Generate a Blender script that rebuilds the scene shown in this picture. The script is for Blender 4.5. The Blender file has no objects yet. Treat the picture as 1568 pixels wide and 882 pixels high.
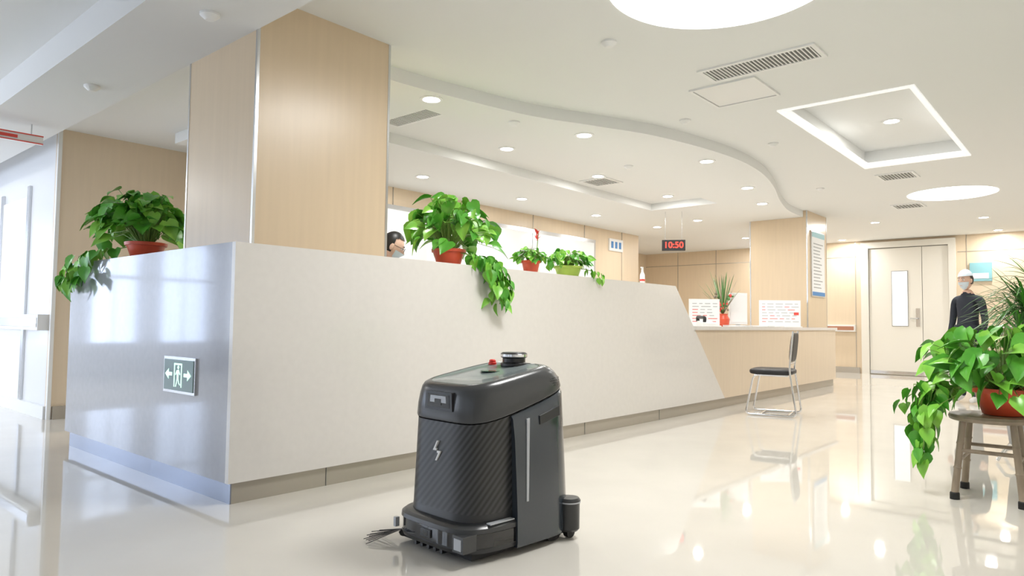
import bpy, math, random
from math import sin, cos, pi, radians, sqrt, exp
from mathutils import Vector, Matrix, noise
random.seed(7)
scene=bpy.context.scene
scene.view_settings.view_transform='Standard'
scene.view_settings.look='None'
COL=scene.collection

# ------------------------------------------------------------ materials
def mat(name,col,rough=.5,metal=0,emit=None,es=0,spec=.5,coat=0,trans=0,noise_amt=0,noise_scale=8,stretch=(1,1,1),bump=0,col2=None,detail=4):
    m=bpy.data.materials.new(name); m.use_nodes=True
    nt=m.node_tree; b=nt.nodes['Principled BSDF']
    b.inputs['Base Color'].default_value=(*col,1)
    b.inputs['Roughness'].default_value=rough
    b.inputs['Metallic'].default_value=metal
    b.inputs['Specular IOR Level'].default_value=spec
    b.inputs['Coat Weight'].default_value=coat
    b.inputs['Coat Roughness'].default_value=.05
    b.inputs['Transmission Weight'].default_value=trans
    if emit: 
        b.inputs['Emission Color'].default_value=(*emit,1); b.inputs['Emission Strength'].default_value=es
    if noise_amt or bump:
        tc=nt.nodes.new('ShaderNodeTexCoord'); mp=nt.nodes.new('ShaderNodeMapping'); mp.inputs['Scale'].default_value=stretch
        nz=nt.nodes.new('ShaderNodeTexNoise'); nz.inputs['Scale'].default_value=noise_scale; nz.inputs['Detail'].default_value=detail
        nt.links.new(tc.outputs['Object'],mp.inputs['Vector']); nt.links.new(mp.outputs['Vector'],nz.inputs['Vector'])
        if noise_amt:
            r=nt.nodes.new('ShaderNodeValToRGB'); c2=col2 if col2 else tuple(c*(1-noise_amt) for c in col)
            r.color_ramp.elements[0].position=.3; r.color_ramp.elements[1].position=.7
            r.color_ramp.elements[0].color=(*c2,1); r.color_ramp.elements[1].color=(*col,1)
            nt.links.new(nz.outputs['Fac'],r.inputs['Fac']); nt.links.new(r.outputs['Color'],b.inputs['Base Color'])
        if bump:
            bp=nt.nodes.new('ShaderNodeBump'); bp.inputs['Strength'].default_value=bump; bp.inputs['Distance'].default_value=.01
            nt.links.new(nz.outputs['Fac'],bp.inputs['Height']); nt.links.new(bp.outputs['Normal'],b.inputs['Normal'])
    return m
M={}
M['ceil']=mat('ceiling_paint',(.84,.845,.83),.8)
M['ceilL']=mat('soffit_paint',(.78,.78,.77),.8)
M['floor']=mat('polished_vinyl_floor',(.76,.725,.66),.03,spec=1.0,noise_amt=.05,noise_scale=2.5,bump=.012)
M['wood']=mat('maple_laminate',(.74,.59,.41),.28,noise_amt=.045,noise_scale=3,stretch=(9,9,.5))
M['wood2']=mat('maple_wall_panel',(.78,.64,.47),.35,noise_amt=.04,noise_scale=3,stretch=(7,7,.5))
M['stone']=mat('cream_stone_cladding',(.80,.77,.735),.14,spec=.5,noise_amt=.035,noise_scale=22,detail=8)
M['stoneside']=mat('cream_stone_shaded_side',(.36,.36,.39),.10,spec=1.0,coat=.5,noise_amt=.06,noise_scale=22)  # same cream stone, its colour darkened to grey for the shaded left face
M['deskwood']=mat('desk_maple',(.78,.65,.50),.25,noise_amt=.05,noise_scale=3,stretch=(9,9,.5))
M['base']=mat('brushed_skirting',(.46,.42,.36),.25,metal=.35)
M['baseblue']=mat('steel_skirting',(.30,.33,.40),.15,metal=.85)
M['steel']=mat('brushed_steel',(.65,.66,.68),.22,metal=1)
M['chrome']=mat('chrome',(.8,.8,.82),.08,metal=1)
M['white']=mat('white_plastic',(.86,.86,.85),.35)
M['cream']=mat('cream_door_paint',(.85,.82,.75),.35)
M['paleblue']=mat('pale_corridor_wall',(.82,.83,.85),.15)
M['glow']=mat('led_glow',(1,1,1),.5,emit=(1,.99,.97),es=3)
M['glowsoft']=mat('led_cove_glow',(1,1,1),.5,emit=(1,.99,.97),es=.4)
M['lamp']=mat('downlight_lens',(1,1,1),.5,emit=(1,.98,.95),es=30)
M['grille']=mat('vent_dark',(.16,.16,.15),.6)
M['black']=mat('black_plastic',(.02,.02,.022),.3)
M['vinyl']=mat('black_vinyl',(.015,.015,.018),.45)
M['red']=mat('red_plastic',(.75,.03,.02),.3)
M['leaf']=mat('pothos_leaf',(.14,.46,.05),.28,noise_amt=.5,noise_scale=9,col2=(.055,.29,.025))
M['leaf2']=mat('pothos_leaf_light',(.32,.66,.09),.28,noise_amt=.3,noise_scale=9,col2=(.17,.50,.05))
M['leafdark']=mat('palm_leaf',(.11,.28,.07),.35,noise_amt=.4,noise_scale=7)
M['stem']=mat('plant_stem',(.22,.36,.08),.5)
M['potred']=mat('terracotta_red_pot',(.66,.09,.04),.35)
M['potgreen']=mat('lime_green_pot',(.50,.68,.12),.35)
M['soil']=mat('potting_soil',(.06,.04,.025),.9,bump=.6,noise_scale=60)
M['bamboo']=mat('bamboo_pole',(.38,.30,.22),.4,noise_amt=.35,noise_scale=6,stretch=(3,3,1))
M['rubber']=mat('black_rubber',(.012,.012,.012),.6)
M['skin']=mat('skin',(.78,.52,.40),.5)
M['hair']=mat('black_hair',(.012,.010,.010),.4)
M['mask']=mat('surgical_mask',(.72,.82,.90),.7)
M['scrub']=mat('nurse_uniform',(.78,.83,.90),.8)
M['darkcloth']=mat('dark_jacket',(.03,.035,.05),.85)
M['glass']=mat('dark_glass',(.01,.01,.012),.04,spec=.8)
M['paper']=mat('paper',(.88,.88,.88),.7)
M['blue']=mat('blue_print',(.08,.25,.55),.5)
M['teal']=mat('teal_print',(.25,.5,.55),.5)
M['purple']=mat('purple_print',(.42,.42,.75),.5)
M['grayprint']=mat('grey_print',(.40,.40,.40),.6)
M['redprint']=mat('red_print',(.75,.08,.06),.6)
M['railwood']=mat('handrail_brown',(.45,.2,.12),.35)
M['outside']=mat('window_daylight',(.8,.9,1),.5,emit=(.76,.84,1),es=.8)
M['outside2']=mat('window_daylight_bright',(.8,.9,1),.5,emit=(.78,.86,1),es=5.0)
M['outside3']=mat('window_corridor_end',(.8,.9,1),.5,emit=(.66,.76,1),es=3.0)
M['pane']=mat('bright_office_glass',(.78,.81,.81),.10,emit=(1,1,1),es=.15)
M['exitglow']=mat('exit_pictogram_glow',(.8,1,.9),.4,emit=(.65,1,.85),es=.7)
M['exitplate']=mat('exit_panel_green',(.24,.34,.34),.12)
M['led']=mat('red_led',(1,.05,.02),.4,emit=(1,.04,.03),es=2.5)
# robot
M['rbody']=mat('robot_graphite',(.030,.031,.033),.28,spec=.5)
M['rhood']=mat('robot_hood_grey',(.060,.062,.065),.24,spec=.5)
M['rtop']=mat('robot_deck_grey',(.24,.28,.28),.15)
M['rpanel']=mat('robot_side_panel',(.036,.046,.060),.2,coat=.5)
M['rstrip']=mat('robot_light_strip',(.50,.52,.55),.3)
M['rgreen']=mat('robot_green_reflection',(.03,.12,.06),.1)  # colour of a green reflection on the deck, not a screen
m=mat('carbon_twill',(.03,.03,.032),.36); nt=m.node_tree; b=nt.nodes['Principled BSDF']
tc=nt.nodes.new('ShaderNodeTexCoord'); mp=nt.nodes.new('ShaderNodeMapping'); mp.inputs['Scale'].default_value=(1,-1,1)
w=nt.nodes.new('ShaderNodeTexWave'); w.wave_type='BANDS'; w.bands_direction='DIAGONAL'; w.inputs['Scale'].default_value=19
r=nt.nodes.new('ShaderNodeValToRGB'); r.color_ramp.elements[0].color=(.014,.014,.015,1); r.color_ramp.elements[1].color=(.060,.061,.063,1)
nt.links.new(tc.outputs['Object'],mp.inputs['Vector']); nt.links.new(mp.outputs['Vector'],w.inputs['Vector'])
nt.links.new(w.outputs['Fac'],r.inputs['Fac']); nt.links.new(r.outputs['Color'],b.inputs['Base Color'])
M['carbon']=m

# ------------------------------------------------------------ mesh builder
class MB:
    def __init__(s): s.v=[];s.f=[];s.mi=[];s.mats=[]
    def idx(s,k):
        k=M[k] if isinstance(k,str) else k
        if k not in s.mats: s.mats.append(k)
        return s.mats.index(k)
    def add(s,vs,fs,k,T=None):
        o=len(s.v); s.v+=[tuple(T@Vector(p)) if T else tuple(p) for p in vs]
        if isinstance(k,list): ks=[s.idx(x) for x in k]
        else: ks=[s.idx(k)]*len(fs)
        s.f+=[[i+o for i in f] for f in fs]; s.mi+=ks
    def box(s,a,b,k,T=None):
        x0,y0,z0=a;x1,y1,z1=b
        s.add([(x0,y0,z0),(x1,y0,z0),(x1,y1,z0),(x0,y1,z0),(x0,y0,z1),(x1,y0,z1),(x1,y1,z1),(x0,y1,z1)],
              [(3,2,1,0),(4,5,6,7),(0,1,5,4),(1,2,6,5),(2,3,7,6),(3,0,4,7)],k,T)
    def prism(s,poly,d0,d1,k,ax='z',T=None):
        n=len(poly)
        def P(p,d): return {'z':(p[0],p[1],d),'y':(p[0],d,p[1]),'x':(d,p[0],p[1])}[ax]
        vs=[P(p,d0) for p in poly]+[P(p,d1) for p in poly]
        fs=[list(range(n))[::-1],list(range(n,2*n))]+[(i,(i+1)%n,n+(i+1)%n,n+i) for i in range(n)]
        s.add(vs,fs,k,T)
    def tube(s,pts,r,k,n=10,cap=True,T=None):
        pts=[Vector(p) for p in pts]; m=len(pts); rs=r if isinstance(r,(list,tuple)) else [r]*m
        vs=[];up=None
        for i,p in enumerate(pts):
            d=(pts[min(i+1,m-1)]-pts[max(i-1,0)]).normalized()
            if up is None: up=d.orthogonal().normalized()
            up=(up-d*up.dot(d))
            up=up.normalized() if up.length>1e-6 else d.orthogonal().normalized()
            sd=d.cross(up)
            for j in range(n):
                a=2*pi*j/n; vs.append(p+(up*cos(a)+sd*sin(a))*rs[i])
        fs=[(i*n+j,i*n+(j+1)%n,(i+1)*n+(j+1)%n,(i+1)*n+j) for i in range(m-1) for j in range(n)]
        if cap: fs+=[list(range(n))[::-1],list(range((m-1)*n,m*n))]
        s.add(vs,fs,k,T)
    def lathe(s,prof,c,k,n=32,T=None):
        vs=[];m=len(prof)
        for r,z in prof:
            for j in range(n): vs.append((c[0]+r*cos(2*pi*j/n),c[1]+r*sin(2*pi*j/n),c[2]+z))
        fs=[(i*n+j,i*n+(j+1)%n,(i+1)*n+(j+1)%n,(i+1)*n+j) for i in range(m-1) for j in range(n)]
        fs+=[list(range(n))[::-1],list(range((m-1)*n,m*n))]
        s.add(vs,fs,k,T)
    def ball(s,c,r,k,n=16,T=None,fn=None,keep=None):
        rx,ry,rz=r if isinstance(r,(tuple,list)) else (r,r,r); vs=[];H=n
        for i in range(H+1):
            t=pi*i/H
            for j in range(2*n):
                a=2*pi*j/(2*n); d=(sin(t)*cos(a),sin(t)*sin(a),cos(t))
                p=fn(d) if fn else (d[0]*rx,d[1]*ry,d[2]*rz)
                vs.append((c[0]+p[0],c[1]+p[1],c[2]+p[2]))
        fs=[]
        for i in range(H):
            for j in range(2*n):
                t=pi*(i+.5)/H;a=2*pi*(j+.5)/(2*n);d=(sin(t)*cos(a),sin(t)*sin(a),cos(t))
                if keep and not keep(d): continue
                fs.append((i*2*n+j,(i+1)*2*n+j,(i+1)*2*n+(j+1)%(2*n),i*2*n+(j+1)%(2*n)))
        s.add(vs,fs,k,T)
    def obj(s,name,loc=(0,0,0),rz=0,smooth=35,bevel=0,parent=None,segs=2):
        me=bpy.data.meshes.new(name); me.from_pydata(s.v,[],s.f)
        for m_ in s.mats: me.materials.append(m_)
        me.polygons.foreach_set('material_index',s.mi)
        if smooth:
            me.polygons.foreach_set('use_smooth',[True]*len(me.polygons))
            me.set_sharp_from_angle(angle=radians(smooth))
        me.update()
        o=bpy.data.objects.new(name,me); COL.objects.link(o); o.location=loc; o.rotation_euler=(0,0,rz)
        if bevel:
            bm=o.modifiers.new('bevel','BEVEL'); bm.width=bevel; bm.segments=segs; bm.limit_method='ANGLE'; bm.angle_limit=radians(40)
        if parent: o.parent=parent
        return o
def empty(name,loc=(0,0,0),rz=0):
    o=bpy.data.objects.new(name,None); COL.objects.link(o); o.location=loc;o.rotation_euler=(0,0,rz); return o
def bake(o,cutters):
    for c in cutters:
        md=o.modifiers.new('b','BOOLEAN'); md.object=c; md.operation='DIFFERENCE'; md.solver='EXACT'
    bpy.context.view_layer.update()
    dg=bpy.context.evaluated_depsgraph_get()
    me=bpy.data.meshes.new_from_object(o.evaluated_get(dg)); o.modifiers.clear(); o.data=me
    for c in cutters: bpy.data.objects.remove(c)
    me.polygons.foreach_set('use_smooth',[False]*len(me.polygons))

# ------------------------------------------------------------ camera
yaw,pit,rol=.71430,.05080,.01204
f=Vector((cos(pit)*cos(yaw),cos(pit)*sin(yaw),sin(pit))); R=Vector((sin(yaw),-cos(yaw),0)); U=R.cross(f)
R2=R*cos(rol)+U*sin(rol); U2=-R*sin(rol)+U*cos(rol)
cd=bpy.data.cameras.new('camera'); cd.sensor_width=36; cd.lens=36*1061.24/1568; cd.clip_start=.05
cam=bpy.data.objects.new('camera',cd); COL.objects.link(cam)
cam.matrix_world=Matrix(((R2.x,U2.x,-f.x,-1.76753),(R2.y,U2.y,-f.y,-3.43623),(R2.z,U2.z,-f.z,.95),(0,0,0,1)))
scene.camera=cam

# ------------------------------------------------------------ room shell
ZC=2.75; ZS=2.65; ZB=2.55
o=MB(); o.box((-4.6,-4.4,-.1),(14.1,9.3,0),'floor'); o.obj('floor',smooth=0)
c=MB(); c.box((-4.6,-4.4,ZC),(14.1,9.3,3.1),'ceil'); ceil=c.obj('ceiling',smooth=0)
k1=MB();k1.box((3.97,-2.37,2.7),(6.69,-1.36,2.93),'ceil');k1=k1.obj('k1')
def cyl_cut(x,y,r):
    a=MB();a.lathe([(r,2.7),(r,2.90)],(x,y,0),'ceil',n=64);return a.obj('k')
bake(ceil,[k1,cyl_cut(1.60,-1.94,.60),cyl_cut(9.0,-1.85,.52)])
ctrl=[(.9,.38),(1.35,.36),(1.80,.29),(2.55,.13),(3.13,-.12),(3.79,-.38),(4.80,-.56),(5.7,-.54),(6.6,-.36),(7.6,-.08),(8.5,.12),(9.25,.16),(9.6,.16)]
cur=[]
for i in range(1,len(ctrl)-2):
    p=[Vector(ctrl[i+j]) for j in(-1,0,1,2)]
    for t in range(8):
        t/=8; cur.append(.5*((2*p[1])+(p[2]-p[0])*t+(2*p[0]-5*p[1]+4*p[2]-p[3])*t*t+(-p[0]+3*p[1]-3*p[2]+p[3])*t**3))
poly=[(1.1,cur[0].y)]+[tuple(p) for p in cur]+[(9.9,.16),(9.9,3.4),(1.1,3.4)]
s=MB(); s.prism(poly,ZS,ZC+.02,'ceil'); sof=s.obj('ceiling_soffit',smooth=0)
k2=MB();k2.box((1.9,.68,2.5),(7.32,1.72,2.9),'ceil');k2=k2.obj('k2'); bake(sof,[k2])
b=MB(); b.box((-.41,-4.4,ZB),(.13,9.3,ZC+.02),'ceilL'); b.obj('ceiling_beam',smooth=0)
def frame(t,x0,x1,y0,y1,z0,z1,w,k):
    t.box((x0,y0,z0),(x0+w,y1,z1),k);t.box((x1-w,y0,z0),(x1,y1,z1),k);t.box((x0+w,y0,z0),(x1-w,y0+w,z1),k);t.box((x0+w,y1-w,z0),(x1-w,y1,z1),k)
t=MB(); frame(t,3.97,6.69,-2.37,-1.36,ZC-.012,ZC+.045,.04,'glowsoft'); t.obj('trim_recess_light',smooth=0)
RINGS=[]
for nm,(x,y,r) in {'a':(1.60,-1.94,.595),'b':(9.0,-1.85,.515)}.items():
    t=MB(); vs=[];n=64
    for rr,z in((r,-.005),(r,.09),(r-.02,.09),(r-.02,-.005)):
        vs+=[(rr*cos(2*pi*j/n),rr*sin(2*pi*j/n),z) for j in range(n)]
    t.add(vs,[(i*n+j,i*n+(j+1)%n,((i+1)%4)*n+(j+1)%n,((i+1)%4)*n+j) for i in range(4) for j in range(n)],'glow')
    RINGS.append(t.obj('ring_ceiling_light',(x,y,ZC)))

def wall(name,a,b,k): w=MB(); w.box(a,b,k); return w.obj(name,smooth=0)
wall('wall_far',(13.9,-4.4,0),(14.05,5.7,ZC),'wood2')
wall('wall_station_back',(2.0,3.4,0),(9.8,3.52,ZC),'wood2')
wall('wall_alcove_side',(9.7,3.52,0),(9.8,5.6,ZC),'wood2')
wall('wall_alcove_back',(9.8,5.6,0),(13.9,5.72,ZC),'wood2')
w=MB(); w.box((.33,4.1,0),(2.0,4.2,ZC),'wood2'); w.box((1.9,3.4,0),(1.995,4.1,ZC),'wood2'); w.obj('wall_corner_front',smooth=0)
w=MB(); w.box((.332,4.2,0),(.40,9.15,ZC),'paleblue')
w.box((.318,5.0,0),(.332,5.9,2.2),'white'); w.box((.31,4.92,0),(.332,5.0,2.3),'steel'); w.box((.31,5.9,0),(.332,5.98,2.3),'steel')
w.obj('wall_corridor',smooth=0)
w=MB(); w.box((.318,4.088,0),(.35,4.098,ZC),'white'); w.box((.318,4.098,0),(.328,4.13,ZC),'white'); w.obj('trim_corner_guard',smooth=0)
w=MB(); w.box((.30,4.14,0),(.33,9.1,.12),'white'); w.box((.36,4.07,0),(1.9,4.1,.12),'base'); w.obj('baseboard_corridor',smooth=0)
w=MB(); xs=[(-4.2,-3.4),(-3.0,-2.3),(-1.9,-1.0)]
w.box((-4.5,9.15,0),(.4,9.3,.55),'paleblue'); w.box((-4.5,9.15,2.3),(.4,9.3,ZC),'paleblue'); prev=-4.5
for a,b_ in xs: w.box((prev,9.15,.55),(a,9.3,2.3),'paleblue'); prev=b_
w.box((prev,9.15,.55),(.4,9.3,2.3),'paleblue'); w.obj('wall_corridor_end',smooth=0)
for i,(a,b_) in enumerate(xs):
    w=MB(); w.box((a,9.26,.55),(b_,9.28,2.3),'outside3'); w.box((a,9.2,1.62),(b_,9.25,1.68),'white'); w.box(((a+b_)/2-.025,9.205,.55),((a+b_)/2+.025,9.245,2.3),'white')
    w.obj('window_%d'%(i+7),smooth=0)
w=MB(); ys=[(-3.6,-2.2),(-1.6,-.2),(.4,1.8),(2.4,3.8),(4.6,6.4),(6.9,8.7)]
w.box((-4.6,-4.4,0),(-4.5,9.2,.5),'paleblue'); w.box((-4.6,-4.4,2.4),(-4.5,9.2,ZC),'paleblue')
prev=-4.4
for a,b_ in ys: w.box((-4.6,prev,.5),(-4.5,a,2.4),'paleblue'); prev=b_
w.box((-4.6,prev,.5),(-4.5,9.2,2.4),'paleblue'); w.obj('wall_left',smooth=0)
for i,(a,b_) in enumerate(ys):
    w=MB(); w.box((-4.59,a,.5),(-4.57,b_,2.4),'outside2' if a>2 else 'outside')
    for yy in(a,(a+b_)/2-.02,b_-.05): w.box((-4.56,yy,.5),(-4.5,yy+.05,2.4),'white')
    w.box((-4.555,a,.5),(-4.505,b_,.55),'white');w.box((-4.555,a,2.35),(-4.505,b_,2.4),'white');w.box((-4.555,a,1.6),(-4.505,b_,1.64),'white')
    w.obj('window_%d'%(i+1),smooth=0)
wall('wall_right',(-4.6,-4.4,0),(13.9,-4.3,ZC),'cream')
w=MB()
for y in(.62,2.6,3.7,4.7,-1.35,-2.6): w.box((13.893,y-.006,0),(13.9,y+.006,ZC),'base')
w.box((13.894,-4.3,2.42),(13.9,-1.2,2.432),'base'); w.box((13.894,.6,2.42),(13.9,5.6,2.432),'base')
w.obj('trim_1',smooth=0)
w=MB()
for x in(3.8,5.2,6.6,8.0,9.2): w.box((x-.006,3.393,0),(x+.006,3.4,ZS),'base')
w.obj('trim_2',smooth=0)
w=MB(); w.box((13.87,.55,0),(13.9,5.6,.12),'base'); w.box((13.87,-4.3,0),(13.9,-1.2,.12),'base'); w.obj('baseboard_far',smooth=0)
def rail(name,a,b,k,kk):
    w=MB(); w.box(a,b,k)
    w.box((a[0]-.006,a[1]+.02,a[2]+.03),(a[0]-.0005,b[1]-.02,b[2]-.03),kk)
    w.obj(name,bevel=.012)
rail('handrail_corridor',(.23,4.16,.83),(.33,9.0,.98),'white','steel')
rail('handrail_far',(13.8,.62,.86),(13.9,2.2,1.0),'white','railwood')
rail('handrail_far',(13.8,-4.2,.86),(13.9,-1.25,1.0),'white','railwood')

# door
d=MB()
d.box((13.82,-1.18,0),(13.9,-1.06,2.58),'cream'); d.box((13.82,.36,0),(13.9,.50,2.58),'cream'); d.box((13.82,-1.18,2.58),(13.9,.5,2.70),'cream')
d.box((13.87,-.60,.01),(13.9,.35,2.565),'cream'); d.box((13.87,-1.05,.01),(13.9,-.610,2.565),'cream')
d.box((13.895,-1.06,.01),(13.9,.36,2.58),'grayprint')
d.box((13.86,-.36,.98),(13.87,-.06,2.10),'grayprint'); d.box((13.85,-.345,.995),(13.86,-.075,2.085),'glowsoft')
d.box((13.855,-.56,.98),(13.87,-.49,1.34),'steel'); d.tube([(13.85,-.525,1.14),(13.80,-.525,1.14),(13.80,-.40,1.14)],.014,'steel')
d.box((13.863,-.59,.02),(13.87,.34,.08),'steel')
d.obj('door_1',smooth=0)

# columns
def column(name,x0,x1,y0,y1,z1):
    w=MB(); w.box((x0,y0,0),(x1,y1,z1),'wood')
    e=.003
    for x,sx in((x0,1),(x1,-1)):
        for y,sy in((y0,1),(y1,-1)):
            xs=sorted((x-sx*e,x+sx*.014)); yy=sorted((y-sy*e,y+sy*.014))
            w.box((xs[0],yy[0],0),(xs[1],yy[1],z1-.001),'steel')
    w.obj(name,smooth=0)
column('column',.13,1.05,.08,.9,ZC)
column('column',9.25,10.2,.1,1.0,ZC)
# ------------------------------------------------------------ counter
H=1.358
c=MB()
c.prism([(0,.11),(6.0,.11),(4.80,H),(0,H)],0,.035,'stone','y')
c.box((.03,.035,H-.03),(4.82,.5,H-.001),'stone')
c.box((.03,.035,.11),(4.8,.46,H-.03),'white')
c.box((0,.035,.11),(.03,2.5,H),'stoneside')
c.box((.03,.5,H-.03),(.42,2.47,H-.001),'stoneside'); c.box((.03,.46,.11),(.40,2.47,H-.03),'white')
c.box((.03,2.47,.11),(.42,2.5,H),'stone')
c.box((.032,.025,0),(5.98,.06,.11),'base'); c.box((.025,.025,0),(.032,2.47,.11),'baseblue'); c.box((.032,.06,0),(.05,2.47,.11),'baseblue')
for x in(.6,1.9,3.2,4.5): c.box((x,.022,0),(x+.004,.026,.11),'grille')
c.obj('reception_counter',smooth=0)
c=MB()
c.prism([(6.0,.11),(10.3,.11),(10.3,.90),(5.245,.90)],.005,.035,'deskwood','y')
c.box((4.85,.036,.11),(9.24,.75,.90),'deskwood'); c.box((9.24,.036,.11),(10.295,.095,.9),'deskwood'); c.box((10.21,.095,.11),(10.295,.75,.9),'deskwood')
c.box((5.22,-.02,.90),(9.24,.78,.94),'stone'); c.box((9.24,-.02,.90),(10.32,.095,.94),'stone'); c.box((10.205,.095,.90),(10.32,.78,.94),'stone')
c.box((6.0,.04,0),(10.28,.07,.11),'base'); c.box((10.25,.07,0),(10.28,.75,.11),'base')
c.obj('reception_desk',smooth=0)

w=MB(); w.box((3.3,3.37,.9),(8.3,3.4,2.42),'steel')
for a,b_ in((3.36,4.9),(4.96,6.5),(6.56,8.24)): w.box((a,3.36,.95),(b_,3.37,2.36),'pane')
for x in(4.1,5.7,7.4): w.box((x-.25,3.355,1.35),(x+.25,3.36,1.95),'paper')
w.obj('window_station',smooth=0)
w=MB(); w.box((8.75,3.37,2.28),(9.2,3.4,2.5),'paper')
for i in range(3): w.box((8.80+i*.13,3.365,2.33),(8.87+i*.13,3.37,2.45),'blue')
w.obj('department_sign',smooth=0)
w=MB(); w.box((13.86,1.9,1.75),(13.9,2.6,2.45),'paper'); w.box((13.855,1.98,1.8),(13.86,2.52,2.4),'purple'); w.obj('wall_picture',smooth=0)
w=MB(); w.box((13.86,-1.75,1.85),(13.9,-1.4,2.2),'teal'); w.box((13.855,-1.7,1.9),(13.86,-1.45,2.0),'paper'); w.obj('wall_notice',smooth=0)
w=MB(); w.box((9.4,.085,1.42),(10.05,.098,2.46),'steel'); w.box((9.42,.08,1.44),(10.03,.085,2.44),'paper')
w.box((9.42,.078,2.36),(10.03,.0798,2.44),'teal'); w.box((9.42,.078,1.44),(10.03,.0798,1.50),'blue')
for i in range(14):
    w.box((9.48,.078,1.56+i*.053),(9.48+random.uniform(.3,.5),.0798,1.575+i*.053),'grayprint')
w.obj('framed_poster',smooth=0)

# exit sign on the counter side
w=MB(); w.box((-.012,.385,.53),(0,.785,.735),'steel'); w.box((-.016,.40,.545),(-.012,.77,.72),'exitplate')
def g(y0,z0,y1,z1): w.box((-.0185,min(y0,y1),z0),(-.0162,max(y0,y1),z1),'exitglow')
def poly_x(pts): w.prism(pts,-.0185,-.0162,'exitglow','x')
cy=.585
g(cy-.05,.565,cy-.04,.69);g(cy+.04,.565,cy+.05,.69);g(cy-.05,.69,cy+.05,.70)
w.lathe([(.010,0),(.010,.003)],(0,0,0),'exitglow',n=12,T=Matrix.Translation((-.0162,cy-.005,.677))@Matrix.Rotation(-pi/2,4,'Y'))
poly_x([(cy-.012,.665),(cy+.016,.66),(cy+.010,.615),(cy-.008,.615)])
poly_x([(cy-.008,.615),(cy+.004,.615),(cy-.012,.585),(cy-.03,.575),(cy-.03,.583),(cy-.018,.59)])
poly_x([(cy+.004,.615),(cy+.010,.615),(cy+.018,.592),(cy+.03,.566),(cy+.02,.566),(cy+.01,.588)])
poly_x([(cy-.012,.662),(cy-.03,.640),(cy-.026,.634),(cy-.012,.648)]); poly_x([(cy+.015,.66),(cy+.032,.638),(cy+.028,.632),(cy+.014,.648)])
for sg in(1,-1):
    poly_x([(cy+sg*.075,.626),(cy+sg*.12,.626),(cy+sg*.12,.606),(cy+sg*.165,.636),(cy+sg*.12,.666),(cy+sg*.12,.646),(cy+sg*.075,.646)])
w.obj('exit_sign',smooth=0)
# hanging corridor sign
w=MB(); w.box((-.75,3.28,2.39),(-.02,3.32,2.46),'white'); w.box((-.755,3.272,2.388),(-.02,3.28,2.396),'redprint'); w.box((-.755,3.272,2.452),(-.02,3.28,2.460),'redprint'); w.box((-.6,3.274,2.412),(-.2,3.2795,2.436),'redprint')
for x in(-.35,-.1): w.box((x-.004,3.296,2.46),(x+.004,3.304,ZB),'steel')
w.obj('hanging_direction_sign',smooth=0)

# clock
ck=empty('digital_clock',(7.6,1.5,2.14),radians(-60))
w=MB(); w.box((-.17,-.03,-.08),(.17,.03,.08),'black')
for x in(-.12,.12): w.tube([(x,0,.08),(x,0,ZC-2.14)],.004,'steel',6)
w.obj('case',parent=ck,bevel=.006)
cu=bpy.data.curves.new('digits','FONT'); cu.body='10:50'; cu.size=.13; cu.align_x='CENTER'; cu.align_y='CENTER'; cu.extrude=.002; cu.offset=.001
to=bpy.data.objects.new('digits',cu); COL.objects.link(to); to.data.materials.append(M['led']); to.parent=ck; to.location=(0,-.034,0); to.rotation_euler=(pi/2,0,0)

# ------------------------------------------------------------ ceiling fittings
def arealight(e,size=.10,col=(1,.99,.965)):
    l=bpy.data.lights.new('lamp','AREA'); l.shape='DISK'; l.size=size; l.energy=e; l.color=col
    o=bpy.data.objects.new('lamp',l); COL.objects.link(o); return o
def downlight(x,y,z,e=12,r=.066):
    p=empty('recessed_downlight',(x,y,z)); w=MB()
    w.lathe([(r+.022,0),(r+.022,-.006),(r,-.008),(r,-.003)],(0,0,0),'white',n=28)
    w.lathe([(r-.002,-.0045),(r-.004,-.007)],(0,0,0),'lamp',n=28)
    w.obj('trim_ring',parent=p)
    l=arealight(e,size=2*r); l.parent=p; l.location=(0,0,-.015)
for x,y in((1.75,.45),(3.30,.12),(4.9,-.30),(6.5,-.08),(7.7,.20)): downlight(x,y,ZS,11)
for x,y in((3.53,1.25),(5.21,1.25),(6.9,1.22)): downlight(x,y,ZC,9)
for x,y in((3.6,2.62),(5.4,2.62),(7.2,2.62),(8.9,2.5),(8.6,1.6)): downlight(x,y,ZS,10)
downlight(5.55,-1.88,2.93,21)
for x,y in((11.6,-1.9),(13.45,-1.9),(13.45,.75),(13.4,2.3),(12,2.2),(11.8,3.9),(11.2,-.4)): downlight(x,y,ZC,17)
downlight(1.2,2.6,ZC,12); downlight(-1.6,6.2,ZC,40)  # second one is an unseen lamp added to brighten the left corridor
for p,sz,e in((RINGS[0],.9,60),(RINGS[1],.8,38)):
    l=arealight(e,size=sz,col=(1,.995,.98)); l.parent=p; l.location=(0,0,.12)
def vent(name,x0,x1,y0,y1,z,n,along='y'):
    w=MB(); frame(w,x0,x1,y0,y1,z-.012,z,.03,'white'); w.box((x0+.03,y0+.03,z-.004),(x1-.03,y1-.03,z-.001),'grille')
    for i in range(n):
        y=y0+.03+(y1-y0-.06)*(i+.5)/n; w.box((x0+.03,y-.004,z-.010),(x1-.03,y+.004,z-.004),'white')
    w.obj(name,smooth=0)
vent('air_vent',2.72,3.0,-2.05,-1.25,ZC,28); vent('air_vent',7.15,7.55,-1.75,-1.35,ZC,10)
vent('air_vent',1.98,2.3,.85,1.5,ZC,20); vent('air_vent',5.3,5.7,1.2,1.6,ZC,8); vent('air_vent',9.5,9.9,-1.4,-1.0,ZC,8)
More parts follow.
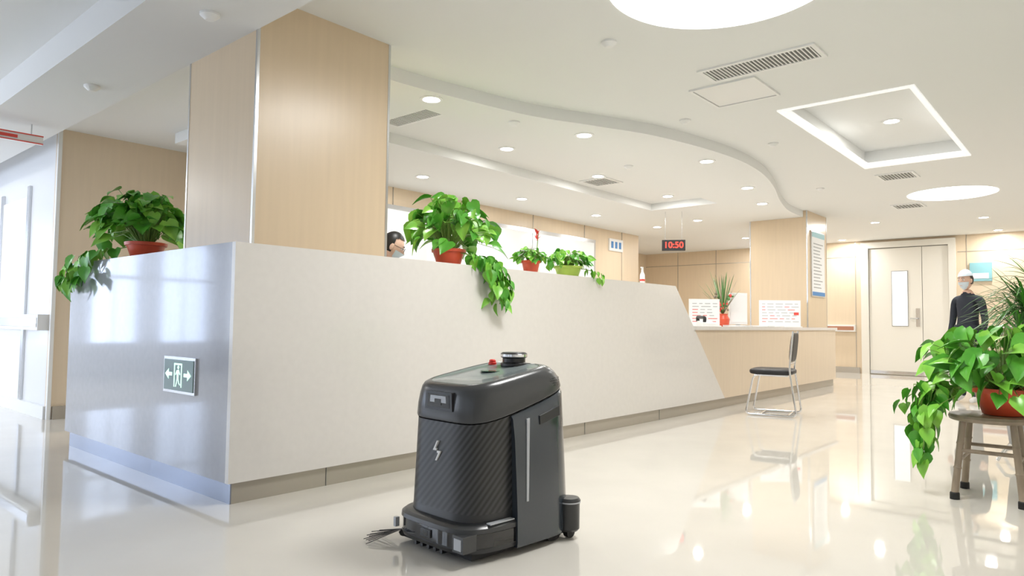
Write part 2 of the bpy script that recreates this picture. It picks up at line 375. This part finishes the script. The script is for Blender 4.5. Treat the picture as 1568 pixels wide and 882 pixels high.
w=MB(); frame(w,3.06,3.58,-1.53,-1.02,ZC-.014,ZC,.02,'white'); w.box((3.085,-1.505,ZC-.008),(3.555,-1.045,ZC-.001),'white'); w.obj('ceiling_access_panel',smooth=0)
def smoke(x,y,z):
    w=MB(); w.lathe([(.05,0),(.05,-.012),(.038,-.022),(.022,-.035),(.0,-.036)],(x,y,z),'white',n=24); w.obj('smoke_detector')
for x,y,z in((1.9,-1.05,ZC),(3.75,-.64,ZC),(5.0,-.95,ZC),(7.6,-.6,ZC),(-.13,.10,ZB),(-.12,1.85,ZB),(2.6,.35,ZS),(4.6,.45,ZS)): smoke(x,y,z)
w=MB(); w.box((-2.05,.3,ZC-.02),(-1.2,.9,ZC),'white'); w.obj('ceiling_panel',smooth=0)

# ------------------------------------------------------------ plants
LEAF_R=[(0,.16,-.10),(.10,.36,-.02),(.28,.43,.0),(.5,.36,0),(.75,.19,0),(1.0,.0,0)]
def leaf(mb,pos,az,tilt,roll,L,k,curl=.35):
    T=Matrix.Translation(pos)@Matrix.Rotation(az-pi/2,4,'Z')@Matrix.Rotation(tilt,4,'X')@Matrix.Rotation(roll,4,'Y')@Matrix.Scale(L,4)
    vs=[];fs=[]
    for i,(t,hw,dy) in enumerate(LEAF_R):
        z=-curl*t*t
        vs+=[(-hw,t+dy,z+.22*hw),(-hw*.5,t+dy*.5,z+.06*hw),(0,t,z-.02),(hw*.5,t+dy*.5,z+.06*hw),(hw,t+dy,z+.22*hw)]
    for i in range(len(LEAF_R)-1):
        for j in range(4): fs.append((i*5+j,i*5+j+1,(i+1)*5+j+1,(i+1)*5+j))
    mb.add(vs,fs,k,T)
def pot(mb,c,rt,rb,h,k,soil=True):
    mb.lathe([(rb*.9,0),(rb,.005),(rt*.97,h*.82),(rt*1.07,h*.82),(rt*1.09,h),(rt*.98,h),(rt*.93,h*.86)],c,k,n=36)
    mb.lathe([(rt*.94,h*.86),(rt*.5,h*.90),(.001,h*.92)],c,'soil',n=24)
def pothos(name,c,rt,rb,h,potk,n,rx,ry,hz,L,trails,low=-.06,cut=None,off=(0,0)):
    mb=MB(); pot(mb,c,rt,rb,h,potk); top=Vector((c[0],c[1],c[2]+h*.9))
    for i in range(n):
        az=random.uniform(0,2*pi); q=sqrt(random.uniform(.02,1))
        zz=(1-q**2)*hz*random.uniform(.45,1.15)+q*random.uniform(low,hz*.75)
        p=top+Vector((cos(az)*q*rx+off[0]*q,sin(az)*q*ry+off[1]*q,max(zz,low)))
        mid=(top+p)/2+Vector((0,0,.06)); st=top+Vector((cos(az)*rt*.3,sin(az)*rt*.3,0))
        mb.tube([st,mid,p],.0025,'stem',4,cap=False)
        leaf(mb,p,az+random.gauss(0,.7),random.uniform(-1.15,.35)-q*.1,random.gauss(0,.55),L*random.uniform(.65,1.25),random.choice(['leaf','leaf2','leaf2','leaf','leaf']))
    for path in trails:
        pts=[Vector(p) for p in path]; sm=[]
        for i in range(len(pts)-1):
            for t in range(5): sm.append(pts[i].lerp(pts[i+1],t/5)+Vector((random.gauss(0,.006),random.gauss(0,.006),0)))
        sm.append(pts[-1]); mb.tube(sm,.003,'stem',5)
        for i in range(2,len(sm)):
            for _ in range(random.choice([1,1,2])):
                az=random.uniform(0,2*pi); p=sm[i]+Vector((cos(az)*.03,sin(az)*.03,random.uniform(-.01,.02)))
                if cut: 
                    az=cut(None)+random.gauss(0,1.0); p=sm[i]+Vector((cos(az)*.04,sin(az)*.04,0))
                leaf(mb,p,az,random.uniform(-1.5,-.6),random.gauss(0,.4),L*random.uniform(.6,.95),random.choice(['leaf','leaf2']))
    return mb.obj(name,smooth=60)
a_front=lambda p: True if p else -pi/2
a_left=lambda p: True if p else pi
pothos('potted_pothos',(1.72,.20,H),.115,.085,.12,'potred',160,.34,.26,.36,.115,
  [[(1.78,.15,H+.1),(1.90,.0,H+.06),(1.95,-.04,H-.08),(1.94,-.05,H-.24)],[(1.8,.12,H+.1),(1.98,-.02,H+.03),(2.04,-.05,H-.1),(2.06,-.05,H-.18)],
   [(1.78,.12,H+.1),(1.84,-.02,H+.04),(1.86,-.05,H-.06)],[(1.7,.12,H+.1),(1.9,-.03,H+.05),(2.0,-.05,H-.1),(2.0,-.05,H-.27)]],low=.0,cut=a_front,off=(.06,0))
pothos('potted_pothos',(.20,1.66,H),.125,.09,.12,'potred',175,.26,.42,.34,.12,
  [[(.15,1.8,H+.1),(.0,2.1,H+.06),(-.04,2.3,H-.1),(-.05,2.35,H-.18)],[(.15,1.8,H+.1),(-.02,2.0,H+.05),(-.05,2.05,H-.12)],
   [(.15,1.9,H+.1),(0,2.35,H+.05),(-.05,2.42,H-.08),(-.05,2.45,H-.14)]],low=.0,cut=a_left,off=(0,.2))
pothos('potted_kalanchoe',(2.66,.2,H),.075,.055,.11,'potred',90,.12,.12,.10,.05,[],low=.0)
pothos('potted_ivy',(3.18,.2,H),.12,.09,.10,'potgreen',100,.20,.16,.14,.07,[[(3.2,.15,H+.1),(3.32,0,H+.05),(3.36,-.03,H-.02)]],low=.0,cut=a_front)
w=MB(); w.tube([(3.0,.42,H),(3.01,.42,H+.22),(3.03,.42,H+.40)],.004,'stem',5)
for i in range(6): leaf(w,(3.01+random.gauss(0,.004),.42,H+.33+i*.014),random.uniform(0,6.28),1.2,0,.045,'redprint')
w.lathe([(.035,0),(.035,.07),(.03,.07)],(3.0,.42,H),'white'); w.obj('red_flower_vase')

# bamboo stool with pothos
w=MB(); sx,sy=3.0,-2.90
for ix in(-1,1):
    for iy in(-1,1):
        fx,fy=sx+ix*.175,sy+iy*.155; tx,ty=sx+ix*.125,sy+iy*.115
        pts=[(fx+(tx-fx)*t,fy+(ty-fy)*t,.03+.41*t) for t in[0,.02,.33,.35,.37,.66,.68,.70,1]]
        w.tube(pts,[.021,.019,.018,.022,.018,.018,.021,.018,.017],'bamboo',12); w.lathe([(.024,0),(.024,.035),(.02,.04)],(fx,fy,0),'rubber',n=14)
w.tube([(sx-.15,sy-.13,.22),(sx+.15,sy-.13,.22)],.011,'bamboo',8);w.tube([(sx-.15,sy+.13,.22),(sx+.15,sy+.13,.22)],.011,'bamboo',8)
w.tube([(sx-.15,sy-.13,.27),(sx-.15,sy+.13,.27)],.011,'bamboo',8);w.tube([(sx+.15,sy-.13,.27),(sx+.15,sy+.13,.27)],.011,'bamboo',8)
w.lathe([(.19,.43),(.20,.435),(.205,.45),(.20,.464),(.18,.468)],(sx,sy,0),'bamboo',n=36)
w.obj('bamboo_stool')
pothos('potted_pothos',(3.0,-2.96,.47),.14,.10,.15,'potred',200,.34,.38,.32,.12,
  [[(2.95,-2.82,.62),(2.84,-2.65,.6),(2.80,-2.60,.45),(2.79,-2.60,.26)],[(2.95,-2.82,.62),(2.9,-2.6,.58),(2.9,-2.56,.4),(2.9,-2.56,.30)],
   [(2.95,-2.8,.62),(2.85,-2.66,.6),(2.86,-2.61,.4),(2.84,-2.62,.20)],[(2.95,-2.8,.62),(2.9,-2.55,.62),(2.9,-2.50,.5)]],low=-.10)
# palm behind
w=MB(); px,py=4.5,-3.0; 
w.lathe([(.13,.10),(.16,.12),(.19,.42),(.20,.44),(.18,.44),(.17,.40)],(px,py,0),'grayprint',n=32); w.lathe([(.17,.40),(.001,.41)],(px,py,0),'soil')
for i in range(4):
    a=pi/4+i*pi/2; w.tube([(px+.10*cos(a),py+.10*sin(a),.11),(px+.24*cos(a),py+.24*sin(a),.09),(px+.30*cos(a),py+.30*sin(a),.012)],.012,'chrome')
def frond(w,base,az,el,L,wd,k,droop):
    pts=[];n=7
    for i in range(n+1):
        t=i/n; p=Vector(base)+Vector((cos(az)*cos(el),sin(az)*cos(el),sin(el)))*L*t-Vector((0,0,droop*L*t*t)); pts.append(p)
    sd=Vector((-sin(az),cos(az),0)); vs=[]
    for i,p in enumerate(pts):
        t=i/n; hw=wd*(.5+.9*t)*(1-t)**.55 if t<1 else 0; hw=max(hw,.0006); vs+=[p-sd*hw+Vector((0,0,hw*.4)),p,p+sd*hw+Vector((0,0,hw*.4))]
    fs=[]
    for i in range(n): fs+=[(i*3,i*3+1,i*3+4,i*3+3),(i*3+1,i*3+2,i*3+5,i*3+4)]
    w.add(vs,fs,k)
for cx,cy,h in((0,-.06,.92),(.06,.06,.70),(-.07,.08,.60),(.02,-.08,.55),(-.05,.04,.80),(0,.02,.74)):
    w.tube([(px+cx*.6,py+cy*.6,.40),(px+cx,py+cy,.4+h)],[.014,.009],'stem')
    for i in range(60):
        frond(w,(px+cx,py+cy,.4+h-.14*random.random()),random.uniform(0,2*pi),random.uniform(.0,1.4),random.uniform(.34,.54),.010,random.choice(['leafdark','leafdark','leaf']),random.uniform(.2,.75))
w.obj('potted_dracaena',smooth=60)

# ------------------------------------------------------------ chair (faces +Y)
w=MB(); x0,x1=-.21,.21
def bend(pts,r=.05,n=5):
    pts=[Vector(p) for p in pts]; out=[pts[0]]
    for i in range(1,len(pts)-1):
        a=(pts[i-1]-pts[i]); b=(pts[i+1]-pts[i]); ra=min(r,a.length*.45,b.length*.45); A=pts[i]+a.normalized()*ra; B=pts[i]+b.normalized()*ra
        for t in range(n+1):
            t/=n; out.append(A*(1-t)**2+pts[i]*2*t*(1-t)+B*t*t)
    out.append(pts[-1]); return out
for sx_ in(x0,x1):
    w.tube(bend([(sx_,-.24,.90),(sx_,-.20,.50),(sx_*1.08,-.27,.013),(sx_*1.08,.24,.013),(sx_,.16,.43),(sx_,-.19,.43)],.05),.011,'chrome',10)
w.tube([(x0*1.05,.10,.013),(x1*1.05,.10,.013)],.010,'chrome'); w.tube([(x0*1.05,-.18,.013),(x1*1.05,-.18,.013)],.010,'chrome')
w.tube([(x0,.14,.43),(x1,.14,.43)],.009,'chrome')
w.tube([(x0,-.205,.56),(x1,-.205,.56)],.008,'chrome')
def pad(w,c,sx,sy,sz,k,T=None,n=4):
    def fn(d):
        e=.35; g_=lambda v,p:(abs(v)**p)*(1 if v>=0 else -1)
        return (g_(d[0],e)*sx,g_(d[1],e)*sy,g_(d[2],.6)*sz)
    w.ball(c,1,k,n=20,T=T,fn=fn)
pad(w,(0,-.01,.465),.225,.225,.035,'vinyl')
pad(w,(0,0,0),.215,.02,.155,'vinyl',T=Matrix.Translation((0,-.222,.73))@Matrix.Rotation(radians(6),4,'X'))
w.obj('visitor_chair',(5.82,-.62,0),radians(12),smooth=50)

# ------------------------------------------------------------ desk items
def board(name,x,y,wd,ht,rz,tilt=0,red=True):
    w=MB(); w.box((-wd/2,-.008,0),(wd/2,.008,ht),'white'); w.box((-wd/2+.012,-.011,.015),(wd/2-.012,-.008,ht-.015),'paper')
    w.box((-wd/2-.01,-.05,-.0005),(wd/2+.01,.05,.012),'white')
    for i in range(7):
        z=ht-.06-i*ht*.11; xx=-wd/2+.04
        while xx<wd/2-.08:
            l=random.uniform(.04,.12); w.box((xx,-.0125,z),(min(xx+l,wd/2-.03),-.0112,z+.008),random.choice(['grayprint','grayprint','redprint'])); xx+=l+.03
    if red: w.box((wd/2-.10,-.0138,ht*.45),(wd/2-.03,-.0127,ht*.55),'redprint')
    w.obj(name,(x,y,.941),rz,smooth=0)
board('notice_board',8.7,.33,.60,.40,radians(-55)); board('desk_notice',6.35,.42,.38,.34,radians(-50),red=False)
w=MB(); w.box((-.03,-.12,.03),(.03,.12,.46),'white'); w.box((-.034,-.11,.06),(-.03,.11,.44),'paper'); w.box((-.08,-.1,0),(.08,.1,.02),'white'); w.box((-.015,-.03,.02),(.015,.03,.1),'white')
w.obj('computer_monitor',(7.45,.45,.941),radians(40),bevel=.006)
w=MB(); w.box((-.09,-.1,0),(.09,.1,.035),'white'); w.prism([(-.1,.035),(.1,.035),(.1,.07)],-.08,.08,'white','x') 
w.tube(bend([(-.07,-.09,.05),(-.07,-.10,.10),(-.07,.10,.11),(-.07,.09,.06)],.03),.02,'black'); w.obj('desk_telephone',(5.85,.15,.941),radians(-40),bevel=.004)
for i,(x,y) in enumerate(((6.8,.12),(7.9,.10),(7.45,.08))):
    w=MB()
    for j in range(5): w.box((-.11,-.15,j*.004),(.11,.15,j*.004+.003),'paper',T=Matrix.Rotation(random.gauss(0,.08),4,'Z'))
    w.obj('paper_stack',(x,y+.06,.941),random.uniform(-.2,.2),smooth=0)
w=MB(); w.lathe([(.06,0),(.08,.02),(.09,.10),(.06,.15),(.07,.17),(.055,.17)],(0,0,0),'potred')
for i in range(46):
    az=random.uniform(0,2*pi); el=random.uniform(.9,1.5); L=random.uniform(.4,.78)
    frond(w,(0,0,.15),az,el,L,.010,random.choice(['leafdark','bamboo','leafdark']),.15)
for i in range(30):
    az=random.uniform(0,2*pi); q=random.random()*.14; w.ball((cos(az)*q,sin(az)*q,random.uniform(.2,.46)),random.uniform(.012,.026),random.choice(['redprint','leafdark','bamboo']),n=5)
w.obj('dried_flower_vase',(7.12,.52,.941))
w=MB(); w.lathe([(.022,0),(.026,.01),(.026,.11),(.012,.14),(.010,.18)],(0,0,0),'white'); w.lathe([(.027,.045),(.027,.065)],(0,0,0),'redprint'); w.box((-.025,-.008,.18),(.008,.008,.192),'white'); w.obj('sanitizer_bottle',(4.55,.25,H))
pothos('potted_succulent',(5.6,.5,.941),.06,.045,.08,'white',60,.1,.1,.14,.06,[],low=0)

# ------------------------------------------------------------ people
def fingers(w,wr,d,side,k,L=.085):
    d=Vector(d).normalized(); wr=Vector(wr); up=Vector((0,0,1)); sd=d.cross(up).normalized()
    nrm=sd.cross(d).normalized()
    w.ball(tuple(wr+d*.045),(.036,.036,.022),k,n=8)
    for i,(off,l) in enumerate(((-.030,.055),(-.010,.072),(.010,.078),(.029,.070))):
        b=wr+d*.065+sd*off*side
        w.tube([b,b+d*l*.4-nrm*.003,b+d*l*.75-nrm*.014,b+d*l*.95-nrm*.028],[.0095,.009,.0085,.006],k,8)
    b=wr+d*.02+sd*.028*side
    w.tube([b,b+d*.025+sd*.022*side,b+d*.055+sd*.028*side-nrm*.01],[.012,.010,.007],k,8)
def human(name,loc,rz,top,legs,head_pitch,cap=False,glasses=False,arms='work'):
    P=empty(name,loc,rz)
    if arms=='work': A=[((.17,0,1.33),.055),((.225,.03,1.07),.042),((.15,.25,1.01),.030)]
    else: A=[((.17,0,1.33),.055),((.215,-.01,1.06),.042),((.22,.06,.84),.030)]
    J=[((0,0,.90),(.15,.11)),((0,.005,1.05),(.125,.095)),((0,0,1.20),(.15,.105)),((0,-.005,1.33),(.11,.08)),((0,.0,1.40),(.055,.055)),((0,.015,1.47),(.05,.05))]
    V=[j[0] for j in J];Rr=[j[1] for j in J];E=[(i,i+1) for i in range(5)]
    for sg in(1,-1):
        b=3
        for p,r in A: V.append((sg*p[0],p[1],p[2]));Rr.append((r,r));E.append((b,len(V)-1));b=len(V)-1
        b=0
        for p,r in(((.09,0,.84),.095),((.10,.015,.47),.062),((.10,-.01,.10),.045),((.11,.06,.05),.04),((.115,.15,.035),.033)):
            V.append((sg*p[0],p[1],p[2]));Rr.append((r,r));E.append((b,len(V)-1));b=len(V)-1
    me=bpy.data.meshes.new('body');me.from_pydata(V,E,[]);o=bpy.data.objects.new('body',me);COL.objects.link(o)
    md=o.modifiers.new('s','SKIN')
    for i,v in enumerate(me.skin_vertices[0].data): v.radius=Rr[i]; v.use_root=(i==0)
    sb=o.modifiers.new('ss','SUBSURF');sb.levels=2;sb.render_levels=2
    bpy.context.view_layer.update(); dg=bpy.context.evaluated_depsgraph_get(); m2=bpy.data.meshes.new_from_object(o.evaluated_get(dg)); o.modifiers.clear(); o.data=m2
    m2.materials.clear()
    for k in(top,legs,'skin','white'): m2.materials.append(M[k])
    for p in m2.polygons:
        z=p.center.z; p.use_smooth=True
        p.material_index=2 if (z>1.405 and abs(p.center.x)<.1) else (3 if z<.085 else (1 if z<.80 and abs(p.center.x)<.19 else 0))
    o.parent=P
    w=MB(); w.lathe([(.17,.62),(.175,.64),(.165,.85),(.15,1.0)],(0,0,0),top,n=28,T=Matrix.Diagonal((1.15,.8,1,1)))
    w.lathe([(.062,1.385),(.068,1.40),(.060,1.425)],(0,0,0),top,n=20)
    for sg in(1,-1):
        wr=Vector(A[2][0]); wr.x*=sg; el=Vector(A[1][0]); el.x*=sg
        fingers(w,wr,(wr-el),-sg,'skin')
    w.obj('clothing_and_hands',parent=P)
    h=MB(); T=Matrix.Translation((0,.02,1.50))@Matrix.Rotation(head_pitch,4,'X')@Matrix.Translation((0,.01,.075))
    def face(d,s_=1.0):
        x,y,z=d; nx=.073*(1-.32*max(0,-z)**2); yy=.094
        px_=x*nx*s_; py_=y*yy*s_; pz_=z*.118*s_
        if y>0: py_+= .022*exp(-(x/.16)**2-((z+.12)/.17)**2)-.006*exp(-((abs(x)-.38)/.18)**2-((z-.08)/.13)**2)+.006*exp(-(x/.3)**2-((z+.82)/.15)**2)
        return (px_,py_,pz_)
    h.ball((0,0,0),1,'skin',n=24,T=T,fn=face)
    h.ball((0,-.004,.006),1,'hair',n=28,T=T,fn=lambda d:face(d,1.08),keep=lambda d:(d[1]<.12 and d[2]>-.45) or (d[2]>.52+.2*max(0,d[1])))
    h.ball((0,-.10,.02),(.035,.03,.035),'hair',n=10,T=T)
    h.ball((0,0,-.001),1,'mask',n=24,T=T,fn=lambda d:face(d,1.06),keep=lambda d:d[1]>.35 and -.93<d[2]<-.10)
    for sg in(1,-1):
        h.ball((sg*.074,-.002,-.005),(.010,.018,.030),'skin',n=8,T=T)
        h.ball((sg*.030,.078,.012),(.013,.010,.009),'white',n=8,T=T); h.ball((sg*.030,.086,.012),(.006,.004,.006),'hair',n=6,T=T)
        h.tube([(sg*.014,.092,.034),(sg*.03,.092,.040),(sg*.047,.083,.034)],.003,'hair',5,T=T)
        h.tube([(sg*.04,.08,-.03),(sg*.074,.0,.01)],.0015,'white',4,T=T)
        if glasses:
            h.tube([(sg*.032+.021*cos(a*pi/8),.104,.010+.017*sin(a*pi/8)) for a in range(17)],.0022,'black',5,T=T)
            h.tube([(sg*.053,.102,.014),(sg*.076,.0,.016)],.002,'black',5,T=T)
    if glasses: h.tube([(-.011,.104,.014),(.011,.104,.014)],.002,'black',5,T=T)
    h.tube([(-.018,.092,-.062),(0,.096,-.060),(.018,.092,-.062)],.003,'skin',5,T=T)
    if cap: h.ball((0,-.005,.012),1,'mask',n=18,T=T,fn=lambda d:face(d,1.14),keep=lambda d:d[2]>.35)
    h.obj('head',parent=P,smooth=70)
    return P
human('nurse',(1.82,1.06,0),radians(-128),'scrub','scrub',radians(-24),glasses=True)
human('hospital_visitor',(8.9,-2.02,0),radians(62),'darkcloth','darkcloth',radians(-5),cap=True,arms='down')

# ------------------------------------------------------------ robot
N=128
def ring(xf,xb,wd,zf,e=4.2,cx=None):
    out=[];c=(xf+xb)/2;a=(xf-xb)/2
    for i in range(N):
        t=2*pi*i/N; ct,st=cos(t),sin(t)
        x=c+a*abs(ct)**(2/e)*(1 if ct>=0 else -1); y=wd*abs(st)**(2/e)*(1 if st>=0 else -1)
        out.append((x,y,zf(x) if callable(zf) else zf))
    return out
def loft(w,rings,ks,cap_top=None,cap_bot=None):
    n=len(rings); vs=[p for r_ in rings for p in r_]; fs=[];kk=[]
    for i in range(n-1):
        for j in range(N):
            fs.append((i*N+j,i*N+(j+1)%N,(i+1)*N+(j+1)%N,(i+1)*N+j)); k=ks[i]; kk.append(k(rings[i][j]) if callable(k) else k)
    if cap_top: fs.append(list(range((n-1)*N,n*N))); kk.append(cap_top)
    if cap_bot: fs.append(list(range(N))[::-1]); kk.append(cap_bot)
    w.add(vs,fs,kk)
rob=empty('cleaning_robot',(.53,-1.305,0),radians(176)); rob.scale=(1.08,1.06,1.05)
w=MB()
glassk=lambda p:'glass' if (p[0]>.0) else 'rbody'
loft(w,[ring(.285,-.27,.225,.03),ring(.305,-.285,.245,.036),ring(.312,-.29,.25,.052),ring(.308,-.29,.248,.056),ring(.308,-.29,.248,.108),ring(.314,-.292,.252,.112),
        ring(.312,-.292,.250,.128),ring(.300,-.285,.240,.138),ring(.278,-.28,.226,.142)],['rbody','rbody','rbody',glassk,'rbody','rhood','rhood','rbody'],cap_top='rbody',cap_bot='rbody')
w.obj('base_bumper',parent=rob,smooth=30)
seam=lambda x:.515+.125*max(0,min(1,(.24-x)/.52))**1.25
topz=lambda x:.652+.085*max(0,min(1,(.26-x)/.50))
w=MB()
rows=[ring(.272,-.275,.222,.138),ring(.268,-.28,.222,.17)]
for t in(.2,.4,.6,.8,.95,1): rows.append(ring(.268-.014*t,-.28,.222-.006*t,(lambda t_:(lambda x:.17+(seam(x)-.006-.17)*t_))(t)))
loft(w,rows,['rbody']+['carbon']*6,cap_bot='rbody')
rows=[ring(.246,-.275,.208,lambda x:seam(x)-.006),ring(.256,-.288,.221,lambda x:seam(x)),ring(.258,-.290,.223,lambda x:seam(x)+.008)]
for t,sx_ in((.35,.004),(.65,.012),(.85,.020),(.95,.030),(1.0,.045)):
    back=.290-sx_*1.0-.05*t*t
    rows.append(ring(.258-sx_*.75,-back,.223-sx_,(lambda t_:(lambda x:seam(x)+.008+(topz(x)-seam(x)-.008)*t_))(t)))
rows.append(ring(.214,-.190,.172,lambda x:topz(x)+.001)); rows.append(ring(.210,-.186,.168,lambda x:topz(x)-.001)); rows.append(ring(.10,-.09,.08,lambda x:topz(x)-.001)); 
loft(w,rows,['rhood']*8+['rhood','rtop','rtop'],cap_top='rtop')
w.obj('body_shell',parent=rob,smooth=30)
# wrap-around side panel following the body corner
w=MB()
rr=[ring(.30,-.300,.258,.03),ring(.30,-.302,.260,.05),ring(.30,-.302,.258,.16),ring(.30,-.300,.250,.30),ring(.30,-.297,.240,.45),ring(.30,-.294,.230,lambda x:seam(x)-.022),ring(.30,-.290,.222,lambda x:seam(x)-.008)]
ids=[j for j in range(N) if rr[0][j][1]>.02 and rr[0][j][0]<.075]
n_=len(ids); vs=[];fs=[]
for r_ in rr: vs+=[r_[j] for j in ids]
for r_ in rr: vs+=[(r_[j][0]*.93-.002,r_[j][1]*.84,r_[j][2]) for j in ids]
m_=len(rr); O_=n_*m_
for i in range(m_-1):
    for j in range(n_-1): fs.append((i*n_+j,i*n_+j+1,(i+1)*n_+j+1,(i+1)*n_+j))
    fs.append((i*n_,(i+1)*n_,O_+(i+1)*n_,O_+i*n_)); fs.append((i*n_+n_-1,O_+i*n_+n_-1,O_+(i+1)*n_+n_-1,(i+1)*n_+n_-1))
for j in range(n_-1):
    fs.append((j,O_+j,O_+j+1,j+1)); t_=(m_-1)*n_; fs.append((t_+j,t_+j+1,O_+t_+j+1,O_+t_+j))
w.add(vs,fs,'rpanel'); w.obj('side_panel',parent=rob,smooth=40)
w=MB()
w.prism([(-.085,.555),(.085,.555),(.08,.628),(-.08,.628)],.235,.2605,'black','x'); w.prism([(-.070,.566),(.070,.566),(.066,.618),(-.066,.618)],.25,.262,'glass','x')
w.prism([(-.05,.585),(.05,.585),(.047,.612),(-.047,.612)],.25,.2635,'rstrip','x'); w.box((.25,-.02,.575),(.2645,.02,.60),'glass')
for sg in(1,-1):
    P_=[(-.022,-.004),(.004,.040),(.014,.040),(-.006,.006),(.002,.006),(.002,-.004)]
    P_=[(.9*sg*(a-.004),.395+.9*sg*(b+.004)) for a,b in P_]; w.prism(P_,.255,.2655,'white','x')
w.box((.25,.165,.05),(.316,.225,.112),'rhood',T=None); w.box((.30,.175,.06),(.318,.215,.102),'rstrip')
w.box((.29,-.03,.068),(.3135,.03,.098),'rbody'); w.box((.30,-.014,.074),(.315,.014,.092),'glass'); w.box((.29,-.215,.062),(.309,-.20,.10),'rstrip')
w.box((.075,.222,.139),(.20,.246,.144),'rstrip')
dx=.065
w.add([(-.055+dx,.2590,.20),(-.043+dx,.2590,.20),(-.061+dx,.2385,.520),(-.077+dx,.2385,.523),(-.055+dx,.245,.20),(-.043+dx,.245,.20),(-.061+dx,.225,.520),(-.077+dx,.225,.523)],
      [(0,1,2,3),(0,4,5,1),(1,5,6,2),(2,6,7,3),(3,7,4,0)],'rstrip')
w.add([(-.19,.2395,.52),(-.07,.2405,.492),(-.07,.2385,.527),(-.19,.2365,.56),(-.19,.22,.52),(-.07,.22,.492),(-.07,.22,.527),(-.19,.22,.56)],
      [(0,1,2,3),(0,4,5,1),(1,5,6,2),(2,6,7,3),(3,7,4,0)],'rbody')
for sg in(1,-1):
    w.lathe([(.036,.03),(.044,.04),(.045,.145),(.048,.150),(.048,.158),(.040,.168),(.0,.170)],(-.252,sg*.240,0),'rbody',n=32); w.lathe([(.0485,.148),(.0485,.154)],(-.252,sg*.240,0),'rstrip',n=32)
w.lathe([(.058,0),(.058,.012),(.050,.016),(.050,.034),(.058,.038),(.058,.054),(.050,.060),(.0,.061)],(-.155,0,topz(-.155)-.006),'black',n=36)
w.lathe([(.0595,.040),(.0595,.052)],(-.155,0,topz(-.155)-.006),'chrome',n=36)
w.lathe([(.018,0),(.018,.010),(.015,.012),(.015,.020),(.010,.024),(0,.024)],(-.13,-.11,topz(-.13)-.002),'red',n=20)
w.lathe([(.045,0),(.045,.003),(0,.0035)],(-.02,0,topz(-.02)-.002),'rgreen',n=32)  # reflection painted on as a flat green disc
for i in range(6):
    for j in range(4): w.ball((-.16-.01*i,.2105+.001*j,.672-.010*j+.001*i),.0022,'black',n=4)
w.obj('fittings',parent=rob,bevel=.003)
w=MB()
w.box((-.26,-.21,.012),(.26,.21,.035),'rubber')
for x,y in((-.17,.20),(-.17,-.20)): w.tube([(x,y-.03,.055),(x,y+.03,.055)],.055,'rubber',28)
for x,y in((.20,.12),(.20,-.12),(-.252,.24),(-.252,-.24)): w.tube([(x,y-.012,.025),(x,y+.012,.025)],.025,'rubber',18)
for k_ in range(5): w.box((.262,-.10+.04*k_,.014),(.29,-.085+.04*k_,.034),'rbody')
w.lathe([(.03,.02),(.035,.03),(.02,.045)],(.25,-.20,0),'rubber')
for i in range(10):
    a=radians(-85+i*8); L=.14+.02*random.random()
    w.tube([(.265+.01*cos(a),-.205,.045),(.265+cos(a)*L,-.205+sin(a)*L,.008+.002*(i%3))],.0017,'black',5)
w.obj('drive_and_brushes',parent=rob)

# ------------------------------------------------------------ world
wd=bpy.data.worlds.new('world'); scene.world=wd; wd.use_nodes=True
wd.node_tree.nodes['Background'].inputs[0].default_value=(.75,.85,1,1); wd.node_tree.nodes['Background'].inputs[1].default_value=.6
